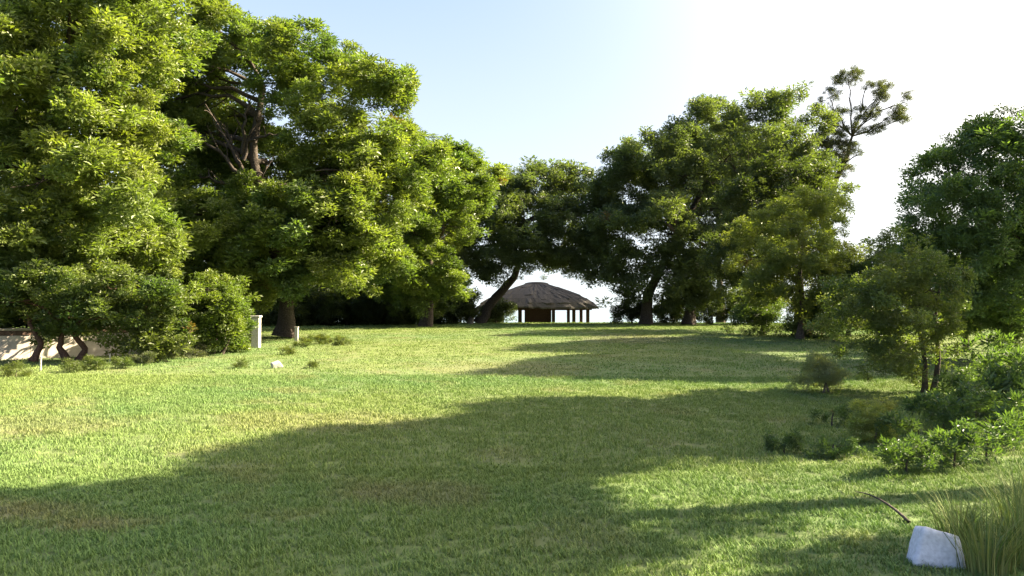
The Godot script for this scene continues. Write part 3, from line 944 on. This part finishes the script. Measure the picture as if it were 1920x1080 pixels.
# ---------------------------------------------------------------- small things
func build_small() -> void:
	var rng := RandomNumberGenerator.new()
	rng.seed = 77
	# white block of stone in the foreground
	var s0 := G(1755, 1056)
	var st: SurfaceTool
	var stone := part("white_stone", stone_mesh(), M.stone, self)
	stone.position = s0 + Vector3(0, 0.085, 0)
	stone.rotation = Vector3(-0.22, -0.2, -0.12)
	tag(stone, "white block of stone lying at the foot of dry reeds", "stone")
	# dry reeds
	var straw := Color(0.22, 0.23, 0.09)
	var olive := Color(0.08, 0.135, 0.04)
	var k := 0
	for t in [[1850, 1075, 0.62, "right behind the white stone"], [1920, 1060, 0.7, "beside the frame of reeds at the bed's edge"], [1800, 1010, 0.42, "shortest, just above the white stone"], [1905, 990, 0.6, "farther up the bed from the stone"], [1960, 1010, 0.7, "outermost of the dry clumps"]]:
		var g := G(t[0], t[1])
		var m := part(numbered("dry_reed_clump"), blades(500 + k, 180, t[2] * 0.92, 0.16, 0.009, 0.8, straw, olive), M.grass, self)
		m.position = g - Vector3(0, 0.01, 0)
		tag(m, "clump of straw and green reeds, %s" % t[3], "reeds", "dry reeds in the right foreground")
		k += 1
	# arching dark stem
	var a0 := G(1705, 985)
	var a1 := G(1603, 925)
	st = start()
	tube(st, bend(a0 + Vector3(0, 0.02, 0), a1 + Vector3(0, 0.012, 0), Vector3(0, 0.05, 0), 10), [0.014, 0.013, 0.012, 0.011, 0.01, 0.009, 0.008, 0.007, 0.006, 0.005, 0.004], 6, 0.3)
	var tw := part("fallen_twig", done(st), M.bark, self)
	tag(tw, "thin dark curved twig lying on the sunlit grass near the stone", "twig")
	# pale dry shrub and the yellow one
	var b := G(1545, 738)
	var d := -b.z
	tree("dry_shrub", "pale straw-coloured dry shrub leaning at the shadow's edge", "bush", b, [[Vector3.ZERO, Vector3(0.05, 0.3, 0), Vector3(0.02, 0.6, 0)], [Vector3(0.1, 0, 0), Vector3(0.0, 0.3, 0), Vector3(-0.2, 0.6, 0)]], 0.02, 0.01, lobes_of([[1540, 685, 22], [1565, 705, 20], [1515, 705, 20], [1550, 715, 22], [1535, 670, 14]], d, b, 0.2, true, 0.9), {"a": Color(0.36, 0.37, 0.23), "b": Color(0.25, 0.29, 0.14), "clump": 0.14, "size": 0.2, "sprig": "fine", "gap": 0.2, "limb_r": 0.012, "bark": "bark_pale"}, 510, 2)
	b = G(1640, 830)
	d = -b.z
	tree("yellow_shrub", "low yellow-brown shrub on the shaded bed before the small tree", "bush", b, [[Vector3.ZERO, Vector3(0.03, 0.15, 0), Vector3(0, 0.35, 0)], [Vector3(0.05, 0, 0), Vector3(0.08, 0.15, 0), Vector3(0.14, 0.3, 0)]], 0.015, 0.008, lobes_of([[1625, 765, 20], [1650, 775, 24], [1640, 800, 22], [1665, 795, 18], [1610, 790, 16]], d, b, 0.1, true, 0.9), {"a": Color(0.32, 0.32, 0.10), "b": Color(0.2, 0.25, 0.08), "clump": 0.1, "size": 0.15, "sprig": "fine", "gap": 0.2, "limb_r": 0.006, "bark": "bark_pale"}, 511, 2)
	# leafy plants of the bed on the right
	k = 0
	for p in [[1880, 770, 0.8], [1830, 800, 0.5], [1915, 830, 0.6], [1770, 815, 0.45], [1720, 840, 0.35], [1850, 870, 0.4], [1790, 880, 0.35], [1560, 800, 0.3], [1560, 860, 0.25], [1470, 850, 0.2], [1700, 890, 0.3], [1900, 720, 0.8], [1800, 745, 0.5]]:
		var g := G(p[0], p[1])
		var hh: float = p[2]
		var l := []
		for q in 7:
			l.append([Vector3(rng.randf_range(-0.95, 0.95) * hh, hh * rng.randf_range(0.12, 0.8), rng.randf_range(-0.7, 0.7) * hh), Vector3(0.34, 0.3, 0.34) * hh * rng.randf_range(0.5, 1.2)])
		tree("bed_plant", BED[k], "plant", g, [[Vector3.ZERO, Vector3(0, hh * 0.3, 0), Vector3(0.02, hh * 0.6, 0)]], 0.012, 0.006, l, {"a": Color(0.105, 0.16, 0.065), "b": Color(0.075, 0.125, 0.052), "clump": 0.16 * hh / 0.5, "size": 0.2 * hh / 0.5, "sprig": "long", "gap": 0.1, "dens": 1.0}, 520 + k, 3, "leafy plants in the right-hand bed")
		k += 1
	# white marker posts and stones on the left
	k = 0
	for p in [[76, 696, 0.34, 0.035], [206, 682, 0.26, 0.03], [252, 680, 0.22, 0.03], [556, 640, 0.55, 0.12]]:
		var g := G(p[0], p[1])
		var mp := thing("marker_post", g, ["thin white marker stake in the shade before the low tree", "thin white marker stake before the wall's lit plaster", "shortest white marker stake on the border's grassy edge", "stout white marker post right of the pale pier"][k], "post", "white markers along the left border")
		var sh := part("shaft", box_mesh(Vector3(p[3], p[2], p[3]), 0.006), M.white, mp)
		sh.position.y = p[2] / 2.0 - 0.03
		var tp := part("cap", box_mesh(Vector3(p[3] * 1.25, 0.03, p[3] * 1.25), 0.006), M.white, mp)
		tp.position.y = p[2] - 0.014
		k += 1
	var ws := part("small_white_stone", stone_mesh(), M.white, self)
	ws.position = G(518, 690) + Vector3(0, 0.06, 0)
	ws.rotation = Vector3(0.2, 0.6, 0.35)
	ws.scale = Vector3(0.9, 0.8, 0.8)
	tag(ws, "small white stone on the sunlit lawn near the pale pier", "stone")
	# weeds and low plants along the left border
	k = 0
	for p in [[600, 645, 0.35], [640, 648, 0.3], [570, 650, 0.25], [450, 690, 0.15], [580, 690, 0.15], [540, 665, 0.2], [300, 678, 0.35], [345, 672, 0.35], [270, 684, 0.3], [230, 690, 0.25], [130, 698, 0.25], [30, 706, 0.3], [180, 694, 0.25], [370, 668, 0.3]]:
		var g := G(p[0], p[1])
		var hh: float = p[2]
		var grey := k >= 6 and k < 9 or k == 13
		var m := thing("border_weed", g, WEED[k], "plant", "low plants along the left border")
		var l := [[Vector3(-0.3 * hh, hh * 0.5, 0), Vector3(0.7, 0.5, 0.6) * hh], [Vector3(0.5 * hh, hh * 0.4, 0.1), Vector3(0.7, 0.45, 0.6) * hh]]
		wood(m, [Vector3.ZERO, Vector3(0, hh * 0.3, 0), Vector3(0.02, hh * 0.5, 0)], 0.012, 0.006, l, M.bark, rng, 2, 0.008, "stem")
		crown(m, l, {"a": Color(0.15, 0.16, 0.10) if grey else Color(0.14, 0.16, 0.04), "b": Color(0.10, 0.12, 0.07) if grey else Color(0.08, 0.12, 0.03), "clump": 0.12, "size": 0.17, "sprig": "fine", "gap": 0.1}, rng)
		k += 1

var BED := ["tallest leafy plant before the tall leafy tree", "leafy plant left of the tallest bed plant", "leafy plant at the bed's outer edge above the reeds", "leafy plant before the small tree's stems", "low leafy plant right of the yellow shrub", "leafy plant on the dark soil above the reeds", "low leafy plant between yellow shrub and reeds", "small leafy plant left of the yellow shrub", "small leafy plant at the lit patch's back edge", "smallest leafy plant at the lawn's shaded side", "low leafy plant at the lit patch's right end", "leafy plant beneath the tall leafy tree's crown", "leafy plant right of the small tree's stems"]
var WEED := ["yellowish weed right of the stout marker post", "yellowish weed farthest from the pale pier", "short weed at the stout marker post's foot", "flat weed left of the small white stone", "flat weed right of the small white stone", "weed between the pier and the marker post", "grey-green plant under the low tree's right branches", "grey-green plant beside the bright green bush", "grey-green plant near the shortest marker stake", "green weed before the twisted stems' right side", "green weed right of the shaded marker stake", "green weed below the wall's brown band", "green weed below the twisted red-brown stems", "grey-green plant at the bright green bush's foot"]

func stone_mesh() -> ArrayMesh:
	var st := start()
	var n := 9
	var h := Vector3(0.135, 0.115, 0.10)
	var faces := [[Vector3.RIGHT, Vector3.UP], [Vector3.LEFT, Vector3.UP], [Vector3.UP, Vector3.BACK], [Vector3.DOWN, Vector3.BACK], [Vector3.BACK, Vector3.UP], [Vector3.FORWARD, Vector3.UP]]
	for f in faces:
		var nn: Vector3 = f[0]
		var v: Vector3 = f[1]
		var u: Vector3 = v.cross(nn)
		for i in n:
			for j in n:
				var c := []
				for q in [[0, 0], [0, 1], [1, 1], [1, 0]]:
					var a: float = -1.0 + 2.0 * (i + q[0]) / n
					var b: float = -1.0 + 2.0 * (j + q[1]) / n
					var p: Vector3 = nn + u * a + v * b
					var len8 := pow(pow(absf(p.x), 14) + pow(absf(p.y), 14) + pow(absf(p.z), 14), 1.0 / 14.0)
					p = p / len8
					p.x *= 1.0 - 0.2 * p.y
					p.y *= 1.0 - 0.12 * p.x
					p *= 1.0 + 0.05 * noise.get_noise_3d(p.x * 90, p.y * 90, p.z * 90 + 50.0)
					c.append(p * h)
				quad(st, c[0], c[1], c[2], c[3])
	return done(st)
